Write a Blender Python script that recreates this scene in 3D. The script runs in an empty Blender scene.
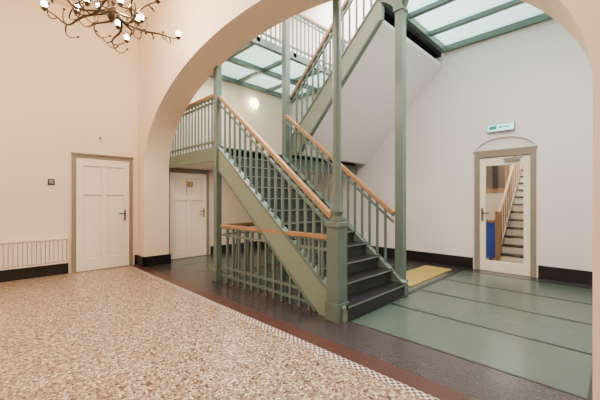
import bpy, bmesh, math, random
from mathutils import Vector, Matrix
random.seed(4)
scene=bpy.context.scene
# ------------------------------------------------------------------ materials
def srgb(r,g,b):
    f=lambda c:((c/255)/12.92 if c/255<=0.04045 else (((c/255)+0.055)/1.055)**2.4)
    return (f(r),f(g),f(b),1)
def mat(name,col,rough=0.5,metal=0,noise=0.0,scale=8,bump=0,emit=None,estr=0,spec=None,dist=0.02):
    m=bpy.data.materials.new(name); m.use_nodes=True
    nt=m.node_tree; b=nt.nodes['Principled BSDF']
    b.inputs['Base Color'].default_value=col
    b.inputs['Roughness'].default_value=rough
    b.inputs['Metallic'].default_value=metal
    if spec is not None: b.inputs['Specular IOR Level'].default_value=spec
    if noise or bump:
        tc=nt.nodes.new('ShaderNodeTexCoord'); n=nt.nodes.new('ShaderNodeTexNoise')
        n.inputs['Scale'].default_value=scale; n.inputs['Detail'].default_value=4
        nt.links.new(tc.outputs['Object'],n.inputs['Vector'])
        if noise:
            r=nt.nodes.new('ShaderNodeMapRange')
            r.inputs[3].default_value=1-noise; r.inputs[4].default_value=1+noise
            nt.links.new(n.outputs['Fac'],r.inputs[0])
            v=nt.nodes.new('ShaderNodeVectorMath'); v.operation='SCALE'
            v.inputs[0].default_value=col[:3]
            nt.links.new(r.outputs[0],v.inputs['Scale'])
            nt.links.new(v.outputs[0],b.inputs['Base Color'])
        if bump:
            bp=nt.nodes.new('ShaderNodeBump'); bp.inputs['Strength'].default_value=bump
            bp.inputs['Distance'].default_value=dist
            nt.links.new(n.outputs['Fac'],bp.inputs['Height']); nt.links.new(bp.outputs[0],b.inputs['Normal'])
    if emit:
        b.inputs['Emission Color'].default_value=emit; b.inputs['Emission Strength'].default_value=estr
    return m
M={}
M['wall']=mat('wall_plaster_warm',srgb(238,219,196),0.7,noise=0.02,scale=3)
M['wall2']=mat('wall_plaster_cool',srgb(234,228,228),0.7,noise=0.02,scale=3)
M['white']=mat('soffit_white',srgb(236,230,232),0.6,noise=0.015,scale=4)
M['green']=mat('green_paint',srgb(90,107,99),0.34,noise=0.06,scale=6)
M['lgreen']=mat('light_green_paint',srgb(118,132,118),0.38,noise=0.05,scale=6)
M['black']=mat('black_plinth',srgb(20,20,25),0.3,noise=0.15,scale=20)
M['tread']=mat('black_rubber',srgb(14,14,16),0.5,noise=0.2,scale=30,spec=.3)
M['riser']=mat('riser_paint',srgb(40,46,46),0.5,noise=0.05,scale=10)
M['nosing']=mat('stair_nosing',srgb(112,120,116),0.4,noise=0.05,scale=10)
M['door']=mat('door_paint',srgb(242,230,212),0.35,noise=0.015,scale=3)
M['radiator']=mat('radiator_paint',srgb(236,218,196),0.4,noise=0.015,scale=3)
M['radback']=mat('radiator_groove_shade',srgb(190,170,150),0.5,noise=0.02,scale=3)  # darker copy of the radiator paint, shade put into the grooves
M['frame']=mat('door_frame_paint',srgb(138,124,108),0.4,noise=0.02,scale=5)
M['brass']=mat('bronze',srgb(78,62,46),0.35,metal=0.8,noise=0.1,scale=20)
M['steel']=mat('steel',srgb(150,150,150),0.3,metal=0.9,noise=0.05)
M['dark']=mat('dark_plastic',srgb(50,44,42),0.5,noise=0.05)
M['bulb']=mat('bulb_glow',(1,0.9,0.75,1),0.3,emit=(1,0.80,0.55,1),estr=60,noise=0.01)
M['globe']=mat('lamp_glass',(1,0.95,0.85,1),0.3,emit=(1,0.9,0.6,1),estr=12,noise=0.01)
M['blue']=mat('blue_panel',srgb(20,70,190),0.4,noise=0.05)
M['yellow']=mat('yellow_surface',srgb(176,150,78),0.7,noise=0.2,scale=12)  # yellow for the lit floor strip and the door notice
M['stoneB']=mat('threshold_granite',srgb(60,55,57),0.26,noise=0.6,scale=45)
M['floorglass']=mat('floor_glass',srgb(72,86,77),0.27,noise=0.18,scale=2.5)
M['seam']=mat('floor_seam',srgb(30,36,33),0.35,noise=0.05)
def wood():
    m=mat('oak_handrail',srgb(190,140,88),0.35)
    nt=m.node_tree;b=nt.nodes['Principled BSDF']
    tc=nt.nodes.new('ShaderNodeTexCoord');mp=nt.nodes.new('ShaderNodeMapping');mp.inputs['Scale'].default_value=(3,40,40)
    n=nt.nodes.new('ShaderNodeTexNoise');n.inputs['Scale'].default_value=2
    r=nt.nodes.new('ShaderNodeValToRGB');r.color_ramp.elements[0].color=srgb(128,90,54);r.color_ramp.elements[1].color=srgb(178,136,92)
    nt.links.new(tc.outputs['Object'],mp.inputs[0]);nt.links.new(mp.outputs[0],n.inputs['Vector']);nt.links.new(n.outputs['Fac'],r.inputs[0]);nt.links.new(r.outputs[0],b.inputs['Base Color'])
    return m
M['wood']=wood()
def terrazzo():
    m=bpy.data.materials.new('terrazzo');m.use_nodes=True;nt=m.node_tree;b=nt.nodes['Principled BSDF']
    tc=nt.nodes.new('ShaderNodeTexCoord')
    SC=58
    v=nt.nodes.new('ShaderNodeTexVoronoi');v.inputs['Scale'].default_value=SC
    nt.links.new(tc.outputs['Object'],v.inputs['Vector'])
    sep=nt.nodes.new('ShaderNodeSeparateColor');nt.links.new(v.outputs['Color'],sep.inputs[0])
    r=nt.nodes.new('ShaderNodeValToRGB');cr=r.color_ramp;cr.interpolation='CONSTANT'
    cols=[(0,(202,180,152)),(0.24,(166,140,112)),(0.44,(120,94,72)),(0.6,(232,218,198)),(0.72,(60,44,36)),(0.86,(152,126,102))]
    cr.elements[0].position=0;cr.elements[0].color=srgb(*cols[0][1]);cr.elements[1].position=cols[1][0];cr.elements[1].color=srgb(*cols[1][1])
    for p,c in cols[2:]:
        e=cr.elements.new(p);e.color=srgb(*c)
    nt.links.new(sep.outputs[0],r.inputs[0])
    v2=nt.nodes.new('ShaderNodeTexVoronoi');v2.feature='DISTANCE_TO_EDGE';v2.inputs['Scale'].default_value=SC
    nt.links.new(tc.outputs['Object'],v2.inputs['Vector'])
    mr=nt.nodes.new('ShaderNodeMapRange');mr.inputs[1].default_value=0.04;mr.inputs[2].default_value=0.12
    nt.links.new(v2.outputs['Distance'],mr.inputs[0])
    mix=nt.nodes.new('ShaderNodeMix');mix.data_type='RGBA'
    mix.inputs[6].default_value=srgb(128,104,82)
    nt.links.new(mr.outputs[0],mix.inputs[0]);nt.links.new(r.outputs[0],mix.inputs[7]);nt.links.new(mix.outputs[2],b.inputs['Base Color'])
    b.inputs['Roughness'].default_value=0.3
    return m
M['terrazzo']=terrazzo()
def mosaic(name,c1,c2,sc):
    m=bpy.data.materials.new(name);m.use_nodes=True;nt=m.node_tree;b=nt.nodes['Principled BSDF']
    tc=nt.nodes.new('ShaderNodeTexCoord')
    k=nt.nodes.new('ShaderNodeTexChecker');k.inputs['Scale'].default_value=sc
    k.inputs['Color1'].default_value=c1;k.inputs['Color2'].default_value=c2
    mp=nt.nodes.new('ShaderNodeMapping');mp.inputs['Location'].default_value=(0.003,0.003,0.013)
    nt.links.new(tc.outputs['Object'],mp.inputs[0]);nt.links.new(mp.outputs[0],k.inputs['Vector'])
    nt.links.new(k.outputs['Color'],b.inputs['Base Color']);b.inputs['Roughness'].default_value=0.3
    return m
M['mos']=mosaic('mosaic_border',srgb(218,202,184),srgb(74,54,46),36)
M['brown']=mat('brown_tile_border',srgb(72,44,38),0.3,noise=0.4,scale=30)
def glassmat(name,alpha,col):
    m=bpy.data.materials.new(name);m.use_nodes=True;nt=m.node_tree
    for n in list(nt.nodes):
        if n.type=='BSDF_PRINCIPLED': nt.nodes.remove(n)
    o=[n for n in nt.nodes if n.type=='OUTPUT_MATERIAL'][0]
    t=nt.nodes.new('ShaderNodeBsdfTransparent');t.inputs[0].default_value=col
    g=nt.nodes.new('ShaderNodeBsdfGlossy');g.inputs['Roughness'].default_value=0.03
    x=nt.nodes.new('ShaderNodeMixShader');x.inputs[0].default_value=alpha
    nt.links.new(t.outputs[0],x.inputs[1]);nt.links.new(g.outputs[0],x.inputs[2]);nt.links.new(x.outputs[0],o.inputs[0])
    return m
M['glass']=glassmat('clear_glass',0.08,(0.93,0.96,0.95,1))
def frosted():
    m=bpy.data.materials.new('frosted_deck_glass');m.use_nodes=True;nt=m.node_tree
    for n in list(nt.nodes):
        if n.type=='BSDF_PRINCIPLED': nt.nodes.remove(n)
    o=[n for n in nt.nodes if n.type=='OUTPUT_MATERIAL'][0]
    t=nt.nodes.new('ShaderNodeBsdfTranslucent');t.inputs[0].default_value=srgb(200,220,216)
    d=nt.nodes.new('ShaderNodeBsdfDiffuse');d.inputs[0].default_value=srgb(160,184,180)
    x=nt.nodes.new('ShaderNodeMixShader');x.inputs[0].default_value=0.25
    nt.links.new(t.outputs[0],x.inputs[1]);nt.links.new(d.outputs[0],x.inputs[2]);nt.links.new(x.outputs[0],o.inputs[0])
    return m
M['frost']=frosted()
M['sign']=mat('exit_sign_face',srgb(150,215,215),0.4,emit=srgb(150,225,225),estr=2.2,noise=0.01)
M['signw']=mat('exit_sign_mark',srgb(30,140,120),0.4,emit=srgb(20,120,110),estr=0.6,noise=0.01)

# ------------------------------------------------------------------ builder
class B:
    def __init__(s): s.bm=bmesh.new(); s.mats=[]
    def mi(s,k):
        if k not in s.mats: s.mats.append(k)
        return s.mats.index(k)
    def box(s,x0,x1,y0,y1,z0,z1,k):
        i=s.mi(k)
        if x0>x1:x0,x1=x1,x0
        if y0>y1:y0,y1=y1,y0
        if z0>z1:z0,z1=z1,z0
        v=[s.bm.verts.new(p) for p in [(x0,y0,z0),(x1,y0,z0),(x1,y1,z0),(x0,y1,z0),(x0,y0,z1),(x1,y0,z1),(x1,y1,z1),(x0,y1,z1)]]
        for f in [(0,3,2,1),(4,5,6,7),(0,1,5,4),(1,2,6,5),(2,3,7,6),(3,0,4,7)]:
            s.bm.faces.new([v[a] for a in f]).material_index=i
    def prism_y(s,pts,y0,y1,k):
        i=s.mi(k)
        a=[s.bm.verts.new((p[0],y0,p[1])) for p in pts]; b=[s.bm.verts.new((p[0],y1,p[1])) for p in pts]
        fs=[s.bm.faces.new(a),s.bm.faces.new(b[::-1])]
        n=len(pts)
        for j in range(n):
            f=s.bm.faces.new([a[j],b[j],b[(j+1)%n],a[(j+1)%n]]); f.material_index=i
        for f in fs: f.material_index=i
    def spandrel(s,arc,top,y0,y1,k):
        for p,q in zip(arc[:-1],arc[1:]):
            s.prism_y([p,q,(q[0],top),(p[0],top)],y0,y1,k)
    def beam(s,p0,p1,w,h,k):
        p0=Vector(p0);p1=Vector(p1);d=(p1-p0).normalized()
        up=Vector((0,0,1)) if abs(d.z)<0.95 else Vector((0,1,0))
        sd=d.cross(up).normalized(); u=sd.cross(d).normalized(); i=s.mi(k)
        q=[]
        for p in (p0,p1):
            for a,b in ((-1,-1),(1,-1),(1,1),(-1,1)):
                q.append(s.bm.verts.new(p+sd*a*w/2+u*b*h/2))
        for f in [(0,1,2,3),(7,6,5,4),(0,4,5,1),(1,5,6,2),(2,6,7,3),(3,7,4,0)]:
            s.bm.faces.new([q[a] for a in f]).material_index=i
    def tube(s,pts,rad,k,n=10):
        i=s.mi(k); pts=[Vector(p) for p in pts]; rings=[]
        if not isinstance(rad,(list,tuple)): rad=[rad]*len(pts)
        for j,p in enumerate(pts):
            d=(pts[min(j+1,len(pts)-1)]-pts[max(j-1,0)]).normalized()
            up=Vector((0,0,1)) if abs(d.z)<0.9 else Vector((0.3,1,0))
            a=d.cross(up).normalized();b=a.cross(d).normalized()
            rings.append([s.bm.verts.new(p+(a*math.cos(t*2*math.pi/n)+b*math.sin(t*2*math.pi/n))*rad[j]) for t in range(n)])
        for j in range(len(rings)-1):
            for t in range(n):
                f=s.bm.faces.new([rings[j][t],rings[j][(t+1)%n],rings[j+1][(t+1)%n],rings[j+1][t]]);f.material_index=i;f.smooth=True
        s.bm.faces.new(rings[0][::-1]).material_index=i; s.bm.faces.new(rings[-1]).material_index=i
    def lathe(s,c,prof,k,n=20):
        s.tube([(c[0],c[1],z) for r,z in prof],[max(r,0.0005) for r,z in prof],k,n)
    def sphere(s,c,r,k,sz=(1,1,1)):
        i=s.mi(k)
        res=bmesh.ops.create_uvsphere(s.bm,u_segments=14,v_segments=10,radius=r,matrix=Matrix.Translation(c)@Matrix.Diagonal((*sz,1)))
        for v in res['verts']:
            for f in v.link_faces: f.material_index=i;f.smooth=True
    def obj(s,name,parent=None,bevel=0):
        me=bpy.data.meshes.new(name); bmesh.ops.recalc_face_normals(s.bm,faces=s.bm.faces); s.bm.to_mesh(me); s.bm.free()
        for k in s.mats: me.materials.append(M[k])
        o=bpy.data.objects.new(name,me); scene.collection.objects.link(o)
        if bevel:
            md=o.modifiers.new('bevel','BEVEL');md.width=bevel;md.segments=2;md.limit_method='ANGLE'
        if parent: o.parent=parent
        return o
def empty(name):
    e=bpy.data.objects.new(name,None);scene.collection.objects.link(e);return e
def one(name,args,k,parent=None,bevel=0):
    b=B();b.box(*args,k);return b.obj(name,parent,bevel)

XL=-7.2; YA0=2.35; YA1=2.85; YB=6.85; XR=0.6; TOP=7.2; ZC=4.9; DZ=4.55
JR=-.105
# ------------------------------------------------------------------ shell
one('wall_left',(XL-0.2,XL,-3,YB+.2,-2.6,TOP),'wall')
b=B(); b.box(XL,-6.8,YA0,YA1,0,TOP,'wall'); b.box(JR,2.6,YA0,YA1,0,TOP,'wall')
ac=(-6.8+JR)/2; ar=(JR+6.8)/2
b.spandrel([(ac-ar*math.cos(math.pi*t/64),2.0+1.73*math.sin(math.pi*t/64)) for t in range(65)],TOP,YA0,YA1,'wall')
bmesh.ops.remove_doubles(b.bm,verts=b.bm.verts,dist=.0005)
b.obj('wall_arch')
dl,dr=-2.01,-1.03
b=B(); b.box(XL,dl,YB,YB+.2,-2.6,TOP,'wall2'); b.box(dr,XR,YB,YB+.2,-2.6,TOP,'wall2')
mx=(dl+dr)/2; hw=(dr-dl)/2
b.spandrel([(mx-hw*math.cos(math.pi*t/20),2.25+0.27*math.sin(math.pi*t/20)) for t in range(21)],TOP,YB,YB+.2,'wall2')
b.box(dl,dr,YB,YB+.2,-2.6,0,'wall2')
b.box(dl,dr,YB+.05,YB+.18,2.295,2.55,'wall2')
b.obj('wall_back')
one('wall_right',(XR,XR+.2,YA1,YB+.2,-2.6,TOP),'wall2')
one('wall_right_lobby',(2.6,2.8,-3,YA1,0,ZC),'wall')
one('wall_rear',(XL,2.6,-3.2,-3,0,ZC),'wall')
one('ceiling',(XL,2.6,-3,YA0,ZC,ZC+.15),'wall')
one('ceiling_stairwell',(XL,XR,YA1,YB,TOP,TOP+.15),'white')
# floors
b=B(); b.box(XL,2.6,-3,2.12,-.1,0,'terrazzo'); b.box(XL,2.6,2.12,2.2,-.1,0,'mos'); b.box(XL,2.6,2.2,2.38,-.1,0,'brown'); b.box(XL,2.6,2.38,2.9,-.1,0,'stoneB')
b.obj('floor')
SX0,SX1=-4.75,-2.15
b=B()
ys=[2.9,3.78,4.68,5.58,6.55]
for i in range(4):
    b.box(-2.12,XR,ys[i]+.016,ys[i+1]-.016,-.08,0,'floorglass')
    b.box(-2.12,XR,ys[i+1]-.016,ys[i+1]+.016,-.08,.004,'seam')
b.box(-2.12,XR,2.9,2.916,-.08,.003,'seam'); b.box(-2.2,-2.12,2.9,YB,-.08,.003,'seam'); b.box(-2.12,XR,6.55,YB,-.08,0,'stoneB')
b.box(-4.75,-2.2,5.95,YB,-.08,0,'stoneB'); b.box(-2.92,-2.2,4.32,5.95,-.08,0,'floorglass')
for i,x in enumerate([-7.2,-6.4,-5.6]): b.box(x+.012,x+.788 if i<2 else -4.8,2.9,YB,-.08,0,'floorglass'); b.box(x-.0,x+.012,2.9,YB,-.08,.003,'seam')
b.box(-4.8,-4.75,2.9,YB,-.25,.003,'lgreen')
b.obj('floor_stairwell')
one('lit_floor_strip',(-2.82,-2.3,4.75,6.45,0,.015),'yellow')  # thin yellow strip, its colour standing in for lit floor glass
one('floor_basement',(XL,XR,2.9,YB,-2.6,-2.5),'floorglass')
one('wall_well',(-4.75,-2.2,2.86,2.9,-2.5,-.1),'white')
# baseboards
bh=.2
one('baseboard_left',(XL,XL+.03,-3,1.15,0,bh),'black')
b=B(); b.box(XL,XL+.03,2.29,YA0,0,bh,'black'); b.box(XL+.0,-6.77,YA0-.03,YA0,0,bh,'black'); b.box(-6.8,-6.77,YA0-.03,YA1+.03,0,bh,'black'); b.box(XL,-6.77,YA1,YA1+.03,0,bh,'black'); b.obj('baseboard_pier')
one('baseboard_left_stairwell',(XL,XL+.03,4.05,YB,0,bh),'black')
b=B(); b.box(XL,dl-.03,YB-.03,YB,0,.22,'black'); b.box(dr+.03,XR,YB-.03,YB,0,.22,'black'); b.obj('baseboard_back')
b=B(); b.box(JR-.03,JR,YA0-.03,YA1+.03,0,bh,'black'); b.box(JR,XR,YA1,YA1+.03,0,bh,'black'); b.box(JR,2.6,YA0-.03,YA0,0,bh,'black');b.obj('baseboard_arch')
# ------------------------------------------------------------------ panel doors on left wall
def panel_door(name,y0,y1,h,handle_y):
    b=B(); x=XL+.001
    fw=.06
    b.box(x,x+.06,y0,y0+fw,0,h,'frame');b.box(x,x+.06,y1-fw,y1,0,h,'frame');b.box(x,x+.06,y0+fw,y1-fw,h-fw,h,'frame')
    b.box(x,x+.085,y0-.01,y1+.01,h,h+.03,'frame')
    a,c=y0+fw+.006,y1-fw-.006
    t=x+.055; b.box(x,x+.02,a,c,.01,h-fw-.006,'door')
    st=.11; mid=(a+c)/2
    b.box(x,t,a,a+st,.01,h-fw-.006,'door');b.box(x,t,c-st,c,.01,h-fw-.006,'door');b.box(x,t-.001,mid-.05,mid+.05,.2,h-fw-.15,'door')
    b.box(x,t-.002,a+st,c-st,.01,.24,'door');b.box(x,t-.002,a+st,c-st,h-.2,h-fw-.006,'door');b.box(x,t-.002,a+st,c-st,h*.66,h*.66+.11,'door')
    for (p,q,r,s_) in [(a+st,mid-.05,.24,h*.66),(mid+.05,c-st,.24,h*.66),(a+st,mid-.05,h*.66+.11,h-.2),(mid+.05,c-st,h*.66+.11,h-.2)]:
        b.box(x,x+.031,p+.03,q-.03,r+.03,s_-.03,'door')
    b.box(t,t+.008,handle_y-.02,handle_y+.02,.93,1.15,'steel')
    b.tube([(t+.005,handle_y,1.08),(t+.05,handle_y,1.08),(t+.055,handle_y-.03,1.08),(t+.055,handle_y-.12,1.08)],.011,'dark')
    return b.obj(name,None,.003)
panel_door('door_1',1.2,2.24,2.2,2.09)
panel_door('door_2',2.95,3.98,2.04,3.84)
b=B(); b.box(XL+.057,XL+.066,3.42,3.56,1.66,1.78,'wood'); b.box(XL+.066,XL+.07,3.435,3.545,1.675,1.765,'yellow'); b.obj('door_notice')
b=B(); b.box(XL,XL+.025,.85,.95,1.62,1.73,'dark'); b.box(XL+.025,XL+.033,.87,.93,1.64,1.71,'steel'); b.obj('light_switch',None,.003)
b=B(); b.box(XL,XL+.02,1.63,1.69,2.53,2.6,'door'); b.lathe((XL+.02,1.66),[(.02,2.54),(.02,2.58)],'frame');b.obj('wall_sensor')
# radiator
b=B(); b.box(XL+.02,XL+.08,-.6,1.13,.24,.64,'radback'); b.box(XL+.002,XL+.13,-.6,1.14,.64,.665,'radiator'); b.box(XL+.002,XL+.12,-.6,1.14,.21,.235,'radiator'); b.box(XL+.002,XL+.12,1.12,1.14,.235,.64,'radiator')
y=-.57
while y<1.09:
    b.box(XL+.08,XL+.115,y,y+.05,.245,.635,'radiator'); y+=.06
b.obj('radiator',None,.002)
# ------------------------------------------------------------------ glass door on back wall
D=empty('door_glazed')
b=B(); y0,y1=YB-.03,YB+.1
b.box(dl,dl+.08,y0,y1,0,2.25,'frame');b.box(dr-.08,dr,y0,y1,0,2.25,'frame');b.box(dl+.08,dr-.08,y0,y1,2.16,2.25,'frame')
b.box(dl-.02,dr+.02,YB-.035,YB+.1,2.25,2.29,'frame'); b.obj('frame',D,.004)
b=B(); a,c=dl+.085,dr-.085; y0,y1=YB+.0,YB+.05
b.box(a,a+.1,y0,y1,.01,2.15,'door');b.box(c-.1,c,y0,y1,.01,2.15,'door');b.box(a+.1,c-.1,y0,y1,.01,.2,'door');b.box(a+.1,c-.1,y0,y1,2.0,2.15,'door')
b.obj('leaf',D,.004)
one('pane',(a+.1,c-.1,YB+.02,YB+.03,.2,2.0),'glass',D)
b=B(); b.box(a+.03,a+.07,YB-.01,YB,.95,1.2,'steel'); b.tube([(a+.05,YB,1.1),(a+.05,YB-.05,1.1),(a+.09,YB-.055,1.1),(a+.17,YB-.055,1.1)],.011,'dark')
b.box(c-.4,c-.15,YB-.05,YB,2.06,2.12,'steel'); b.beam((c-.3,YB-.06,2.1),(c-.05,YB-.05,2.19),.02,.015,'steel'); b.obj('handle_and_closer',D)
b=B(); b.box(-1.78,-1.34,YB-.07,YB,2.62,2.76,'steel'); b.box(-1.77,-1.35,YB-.076,YB-.07,2.63,2.75,'sign')
b.box(-1.74,-1.62,YB-.079,YB-.076,2.66,2.73,'signw'); b.prism_y([(-1.58,2.67),(-1.5,2.69),(-1.58,2.72)],YB-.079,YB-.076,'signw'); b.box(-1.5,-1.4,YB-.079,YB-.076,2.68,2.7,'signw')
b.obj('exit_sign')
# room behind the glass door
one('floor_back_room',(-4.5,1.5,YB+.2,11,-.1,0),'wood')
one('wall_back_room',(-4.5,1.5,11,11.2,0,3.2),'wall')
one('wall_back_room_left',(-4.7,-4.5,YB+.2,11.2,0,3.2),'wall')
one('wall_back_room_right',(1.5,1.7,YB+.2,11.2,0,3.2),'wall')
one('ceiling_back_room',(-4.7,1.7,YB+.2,11.2,3.2,3.3),'white')
b=B(); sx=-1.86
for i in range(12):
    b.box(sx,sx+.8,8.0+i*.2,8.0+i*.2+.22,.18*i+.14,.18*i+.18,'tread'); b.box(sx,sx+.8,8.0+i*.2+.02,8.0+i*.2+.04,.18*i,.18*i+.14,'door')
b.beam((sx-.02,8.0,.05),(sx-.02,10.3,2.1),.05,.25,'frame'); b.beam((sx-.02,8.0,.95),(sx-.02,10.3,3.0),.05,.06,'wood')
for i in range(11): b.beam((sx-.02,8.05+.2*i,.1+.18*i),(sx-.02,8.05+.2*i,1.0+.18*i),.025,.025,'wood')
b.beam((sx-.02,7.98,0),(sx-.02,7.98,1.1),.09,.09,'wood')
b.obj('back_room_staircase')
b=B(); b.box(-2.7,-1.98,8.1,8.25,.05,.85,'blue'); b.box(-2.75,-1.95,8.05,8.3,.85,.9,'wood'); b.box(-2.65,-2.6,8.1,8.2,0,.05,'dark');b.box(-2.08,-2.03,8.1,8.2,0,.05,'dark'); b.obj('blue_counter')
b=B(); b.box(-3.6,-2.3,10.94,11,1.6,2.6,'wood'); b.box(-3.5,-2.4,10.92,10.94,1.7,2.5,'dark'); b.obj('framed_picture')

# ------------------------------------------------------------------ staircase
NR=13; RS=2.25/NR; RUN=(SX1-SX0)/(NR-1); RUN2=2.2/12; UX0=-4.85
RS2=(DZ-2.25)/NR
S=empty('staircase')
Y1a,Y1b=2.86,4.28; Y2a,Y2b=4.42,YB-.005
def flight(name,xs,sg,y0,y1,z0,run,rs,farwall=False):
    b=B()
    for i in range(NR):
        x=xs+sg*run*i; z=z0+rs*(i+1)
        b.box(x,x+sg*.015,y0+.04,y1-.04,z-rs,z-.035,'riser')
        if i<NR-1:
            b.box(x-sg*.025,x+sg*(run+.015),y0+.02,y1-.02,z-.035,z,'tread')
        else: b.box(x-sg*.025,x+sg*.1,y0+.02,y1-.02,z-.035,z,'tread')
        b.box(x-sg*.032,x-sg*.024,y0+.02,y1-.02,z-.022,z-.006,'nosing')
    L=run*(NR-1); sl=rs/run
    for j,(ya,yb) in enumerate(((y0-.03,y0+.04),(y1-.04,y1+(0 if farwall else .03)))):
        k='white' if (farwall and j) else 'lgreen'
        pts=[(xs,z0),(xs,z0+.13),(xs+sg*L,z0+.13+sl*L),(xs+sg*(L+.05),z0+.13+sl*L),(xs+sg*(L+.05),z0+sl*L-.22),(xs+sg*L,z0+sl*L-.24),(xs+sg*.36,z0)]
        b.prism_y(pts,ya,yb,k)
        if k=='lgreen': b.beam((xs,(ya+yb)/2,z0+.14),(xs+sg*L,(ya+yb)/2,z0+.14+sl*L),.1,.03,'green'); b.beam((xs+sg*.42,(ya+yb)/2,z0+.02),(xs+sg*L,(ya+yb)/2,z0-.23+sl*L),.09,.03,'green')
    pts=[(xs+sg*.36,z0+.0),(xs+sg*L,z0+sl*L-.22),(xs+sg*L,z0+sl*L-.16),(xs+sg*.28,z0+.0)]
    b.prism_y(pts,y0+.04,y1-.04,'white')
    return b.obj(name,S)
flight('flight_lower',SX1,-1,Y1a,Y1b,0,RUN,RS)
flight('flight_upper',UX0,1,Y2a,Y2b,2.25,RUN2,RS2,True)
flight('flight_basement',-5.6,1,Y2a,5.9,-2.3,RUN,RS)
def rail(name,p0,p1,h=.92,sp=.125,parent=None,lowrails=(.12,),toprails=(.13,),wood='wood',bs=.028,base=0.0):
    b=B(); p0=Vector(p0);p1=Vector(p1); L=(Vector((p1.x,p1.y,0))-Vector((p0.x,p0.y,0))).length; n=max(2,round(L/sp))
    up=Vector((0,0,1))
    b.beam(p0+up*h,p1+up*h,.065,.045,wood)
    b.beam(p0+up*(h-.035),p1+up*(h-.035),.045,.025,'green')
    for t in toprails: b.beam(p0+up*(h-t),p1+up*(h-t),.035,.03,'green')
    for t in lowrails: b.beam(p0+up*t,p1+up*t,.04,.035,'green')
    for i in range(1,n):
        q=p0.lerp(p1,i/n); b.beam(q+up*base,q+up*(h-.04),bs,bs,'green')
    return b.obj(name,parent)
AX=-2.27
sl=RS/RUN
def zl(x): return (SX1-x)*sl+RS*.6
rail('balustrade_lower_near',(AX-.07,2.86,zl(AX-.07)),(SX0,2.86,zl(SX0)),h=.9,parent=S,sp=.14,lowrails=(),base=-.05,bs=.03)
rail('balustrade_lower_far',(AX-.07,4.28,zl(AX-.07)),(SX0+.08,4.28,zl(SX0+.08)),h=.9,parent=S,sp=.14,lowrails=(),base=-.05,bs=.03)
def zu(x): return 2.25+(x-UX0)*RS2/RUN2+RS2*.6
rail('balustrade_upper_near',(SX0+.08,4.44,zu(SX0+.08)),(-2.68,4.44,zu(-2.68)),h=.9,parent=S,lowrails=(),base=-.05,sp=.14,bs=.03)
# half landing
b=B(); b.box(XL+.001,SX0-.03,2.9,YB-.02,2.16,2.25,'tread'); b.box(XL+.001,SX0-.03,2.9,YB-.02,2.08,2.16,'white')
b.box(XL+.001,SX0-.0,2.86,2.9,2.03,2.27,'green'); b.box(SX0-.05,SX0,2.9,YB-.02,2.0,2.21,'green')
b.obj('half_landing',S)
rail('landing_balustrade',(XL+.03,2.88,2.25),(SX0-.06,2.88,2.25),parent=S,lowrails=(.12,),toprails=(.12,))
rail('guard_front',(SX0+.05,2.86,0),(AX-.09,2.86,0),h=.92,sp=.17,lowrails=(.1,.24),toprails=(.15,),bs=.036,base=0,parent=S)
rail('guard_side',(SX0-.02,2.95,0),(SX0-.02,5.9,0),h=.92,sp=.25,lowrails=(.1,),toprails=(.15,),bs=.03,base=0,parent=S)
def column(x,y,z0,z1,rb=.085,r=.05,newel=1.25,name='iron_post'):
    b=B()
    b.box(x-rb-.012,x+rb+.012,y-rb-.012,y+rb+.012,z0,z0+.2,'green')
    b.box(x-rb,x+rb,y-rb,y+rb,z0+.2,z0+newel-.2,'green')
    b.box(x-rb-.015,x+rb+.015,y-rb-.015,y+rb+.015,z0+newel-.2,z0+newel-.15,'green')
    b.lathe((x,y),[(rb*.9,z0+newel-.15),(rb*.7,z0+newel-.08),(rb*.95,z0+newel-.03),(r*1.15,z0+newel+.05),(r,z0+newel+.15),(r,z1-.5),(r*1.3,z1-.48),(r*1.3,z1-.44),(r,z1-.42),(r,z1-.15),(r*1.7,z1-.03),(r*1.7,z1)],'green')
    return b.obj(name,S,.004)
column(AX,2.86,0,TOP-.01)
def sq(x,y,z0,z1,w):
    b=B(); b.box(x-w/2,x+w/2,y-w/2,y+w/2,z0,z1,'green'); b.box(x-w/2-.02,x+w/2+.02,y-w/2-.02,y+w/2+.02,z0,z0+.18,'green')
    b.box(x-w/2-.02,x+w/2+.02,y-w/2-.02,y+w/2+.02,z1-.3,z1-.26,'green')
    for s_ in (-1,1):
        b.prism_y([(x+s_*w/2,z1),(x+s_*(w/2+.3),z1),(x+s_*(w/2+.18),z1-.06),(x+s_*(w/2+.07),z1-.16),(x+s_*(w/2),z1-.34)],y-.02,y+.02,'green')
    return b.obj('square_post',S,.004)
sq(AX,4.35,0,DZ-.15,.12)
sq(SX0-.06,2.84,0,DZ-.14,.1)
sq(SX0+.0,4.35,-2.5,TOP-.01,.12)
# ------------------------------------------------------------------ glass decks
def deck(name,x0,x1,y0,y1,nx,ny,h=.14):
    b=B(); w=.09
    for i in range(nx+1):
        x=x0+(x1-x0)*i/nx; x=min(max(x,x0+w/2),x1-w/2); b.box(x-w/2,x+w/2,y0,y1,DZ-h,DZ+.0,'green')
    for j in range(ny+1):
        y=y0+(y1-y0)*j/ny; y=min(max(y,y0+w/2),y1-w/2); b.box(x0,x1,y-w/2,y+w/2,DZ-h*.7 if 0<j<ny else DZ-h+.001,DZ-.002,'green')
    b.box(x0+.02,x1-.02,y0+.02,y1-.02,DZ-.03,DZ-.015,'frost')
    return b.obj(name)
deck('glass_deck',-2.63,XR-.002,4.36,YB-.002,1,3)
deck('glass_deck',-2.3,XR-.002,YA1+.002,4.35,1,2)
deck('glass_deck',XL+.002,-5.0,YA1+.002,YB-.002,2,4)
rail('gallery_balustrade',(-5.03,2.95,DZ),(-5.03,6.8,DZ),lowrails=(.12,),toprails=(.12,))
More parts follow.
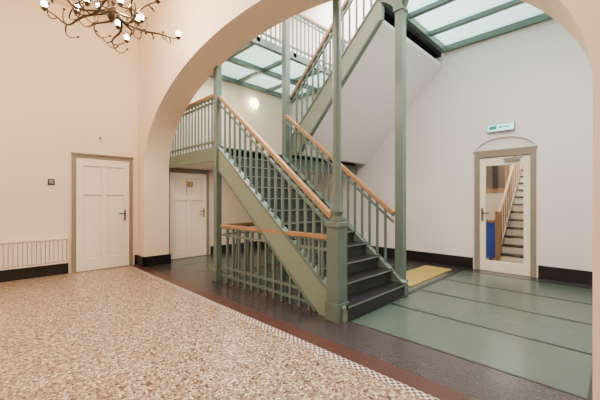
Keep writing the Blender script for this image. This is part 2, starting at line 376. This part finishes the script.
rail('gallery_balustrade',(-2.27,2.95,DZ),(-2.27,4.3,DZ),lowrails=(.12,),toprails=(.12,))
b=B(); b.tube([(XL,5.32,4.0),(XL+.05,5.32,4.0)],[.11,.11],'brass',24); b.sphere((XL+.1,5.32,4.0),.15,'globe',(.6,1,1)); b.obj('wall_lamp')
# ------------------------------------------------------------------ chandelier
cx,cy,cz=-4.45,1.15,3.80
b=B()
b.tube([(cx,cy,ZC),(cx,cy,cz-.1)],.018,'brass'); b.lathe((cx,cy),[(.02,ZC-.12),(.08,ZC-.02),(.08,ZC)],'brass')
b.lathe((cx,cy),[(.005,cz-.26),(.03,cz-.22),(.07,cz-.14),(.04,cz-.05),(.06,cz+.05),(.02,cz+.15)],'brass')
na=10
for i in range(na):
    a=2*math.pi*i/na+.2; R=.8 if i%2==0 else .5; dz=-.1 if i%2==0 else .08
    ca,sa=math.cos(a),math.sin(a)
    pts=[]
    for t in range(13):
        u=t/12; r=.04+R*u; z=cz-.12+ -0.16*math.sin(u*math.pi*1.0)+ (dz+.12)*u*u + .04*math.sin(u*9+i)*u
        sw=.09*math.sin(u*6+i); pts.append((cx+ca*r-sa*sw,cy+sa*r+ca*sw,z))
    b.tube(pts,[.016-.007*t/12 for t in range(13)],'brass',8)
    def tip(p):
        x,y,z=p
        b.lathe((x,y),[(.01,z-.03),(.034,z),(.036,z+.01),(.016,z+.015),(.016,z+.03)],'brass',10)
        b.sphere((x,y,z+.058),.034,'bulb',(1,1,1.2))
    tip(pts[-1])
    for k,sgn in ((6,1),(8,-1),(10,1)):
        p=Vector(pts[k]); q=[]
        for t in range(7):
            u=t/6; ang=a+sgn*(.5+1.2*u); q.append(p+Vector((math.cos(ang),math.sin(ang),0))*.19*u+Vector((0,0,-.07*math.sin(u*math.pi)+.06*u*sgn)))
        b.tube(q,[.010-.005*t/6 for t in range(7)],'brass',6)
        if k==6 and i%2==1: tip(q[-1])
        else:
            b.sphere(q[-1],.015,'brass')
    p=Vector(pts[4]); q=[p+Vector((ca*(.02+.07*math.sin(t*.8)),sa*(.02+.07*math.sin(t*.8)),.09-.09*math.cos(t*.8))) for t in range(7)]
    b.tube(q,.008,'brass',6)
b.obj('chandelier')
# ------------------------------------------------------------------ lights
def area(name,loc,sx,sy,e,col,rot=(0,0,0)):
    l=bpy.data.lights.new(name,'AREA');l.shape='RECTANGLE';l.size=sx;l.size_y=sy;l.energy=e;l.color=col
    o=bpy.data.objects.new(name,l);o.location=loc;o.rotation_euler=rot;scene.collection.objects.link(o)
def point(name,loc,e,col,r=.1):
    l=bpy.data.lights.new(name,'POINT');l.energy=e;l.color=col;l.shadow_soft_size=r
    o=bpy.data.objects.new(name,l);o.location=loc;scene.collection.objects.link(o)
point('chandelier_light',(cx,cy,cz+.35),230,(1,.79,.55),.12)
area('lobby_fill',(-2.2,-.4,ZC-.05),4,3,280,(1,.92,.82))  # added fill above the lobby, out of frame, no fixture there
area('skylight',(-3.6,4.9,TOP-.05),5,3,1150,(1,.985,.97))
area('deck_fill_right',(-.9,4.0,DZ-.3),1.2,1.6,130,(1,.95,.91))  # added out-of-frame fill below the right deck, brightens the walls
area('deck_fill_left',(-6.2,3.9,DZ-.3),1,1.2,50,(1,.9,.75))  # added fill below the left deck, not an actual lamp
area('under_landing_fill',(-6.0,3.8,2.05),.5,.5,18,(1,.88,.7))  # added fill beneath the half landing, has no fixture
area('back_room_fill',(-1.5,9,3.1),2,2,150,(1,.92,.82))  # added fill so the room behind the glass reads lit
point('basement_fill',(-3.6,3.3,-1.0),5,(1,.85,.65),.1)  # added weak fill down in the stair well, no lamp modelled
w=bpy.data.worlds.new('world');scene.world=w;w.use_nodes=True
w.node_tree.nodes['Background'].inputs[0].default_value=(.8,.88,1,1);w.node_tree.nodes['Background'].inputs[1].default_value=.5
# ------------------------------------------------------------------ camera
c=bpy.data.cameras.new('camera');c.sensor_width=36;c.lens=19.2;c.clip_start=.05
co=bpy.data.objects.new('camera',c);co.location=(0,0,1.35);co.rotation_euler=(math.pi/2,0,math.pi/4);scene.collection.objects.link(co);scene.camera=co
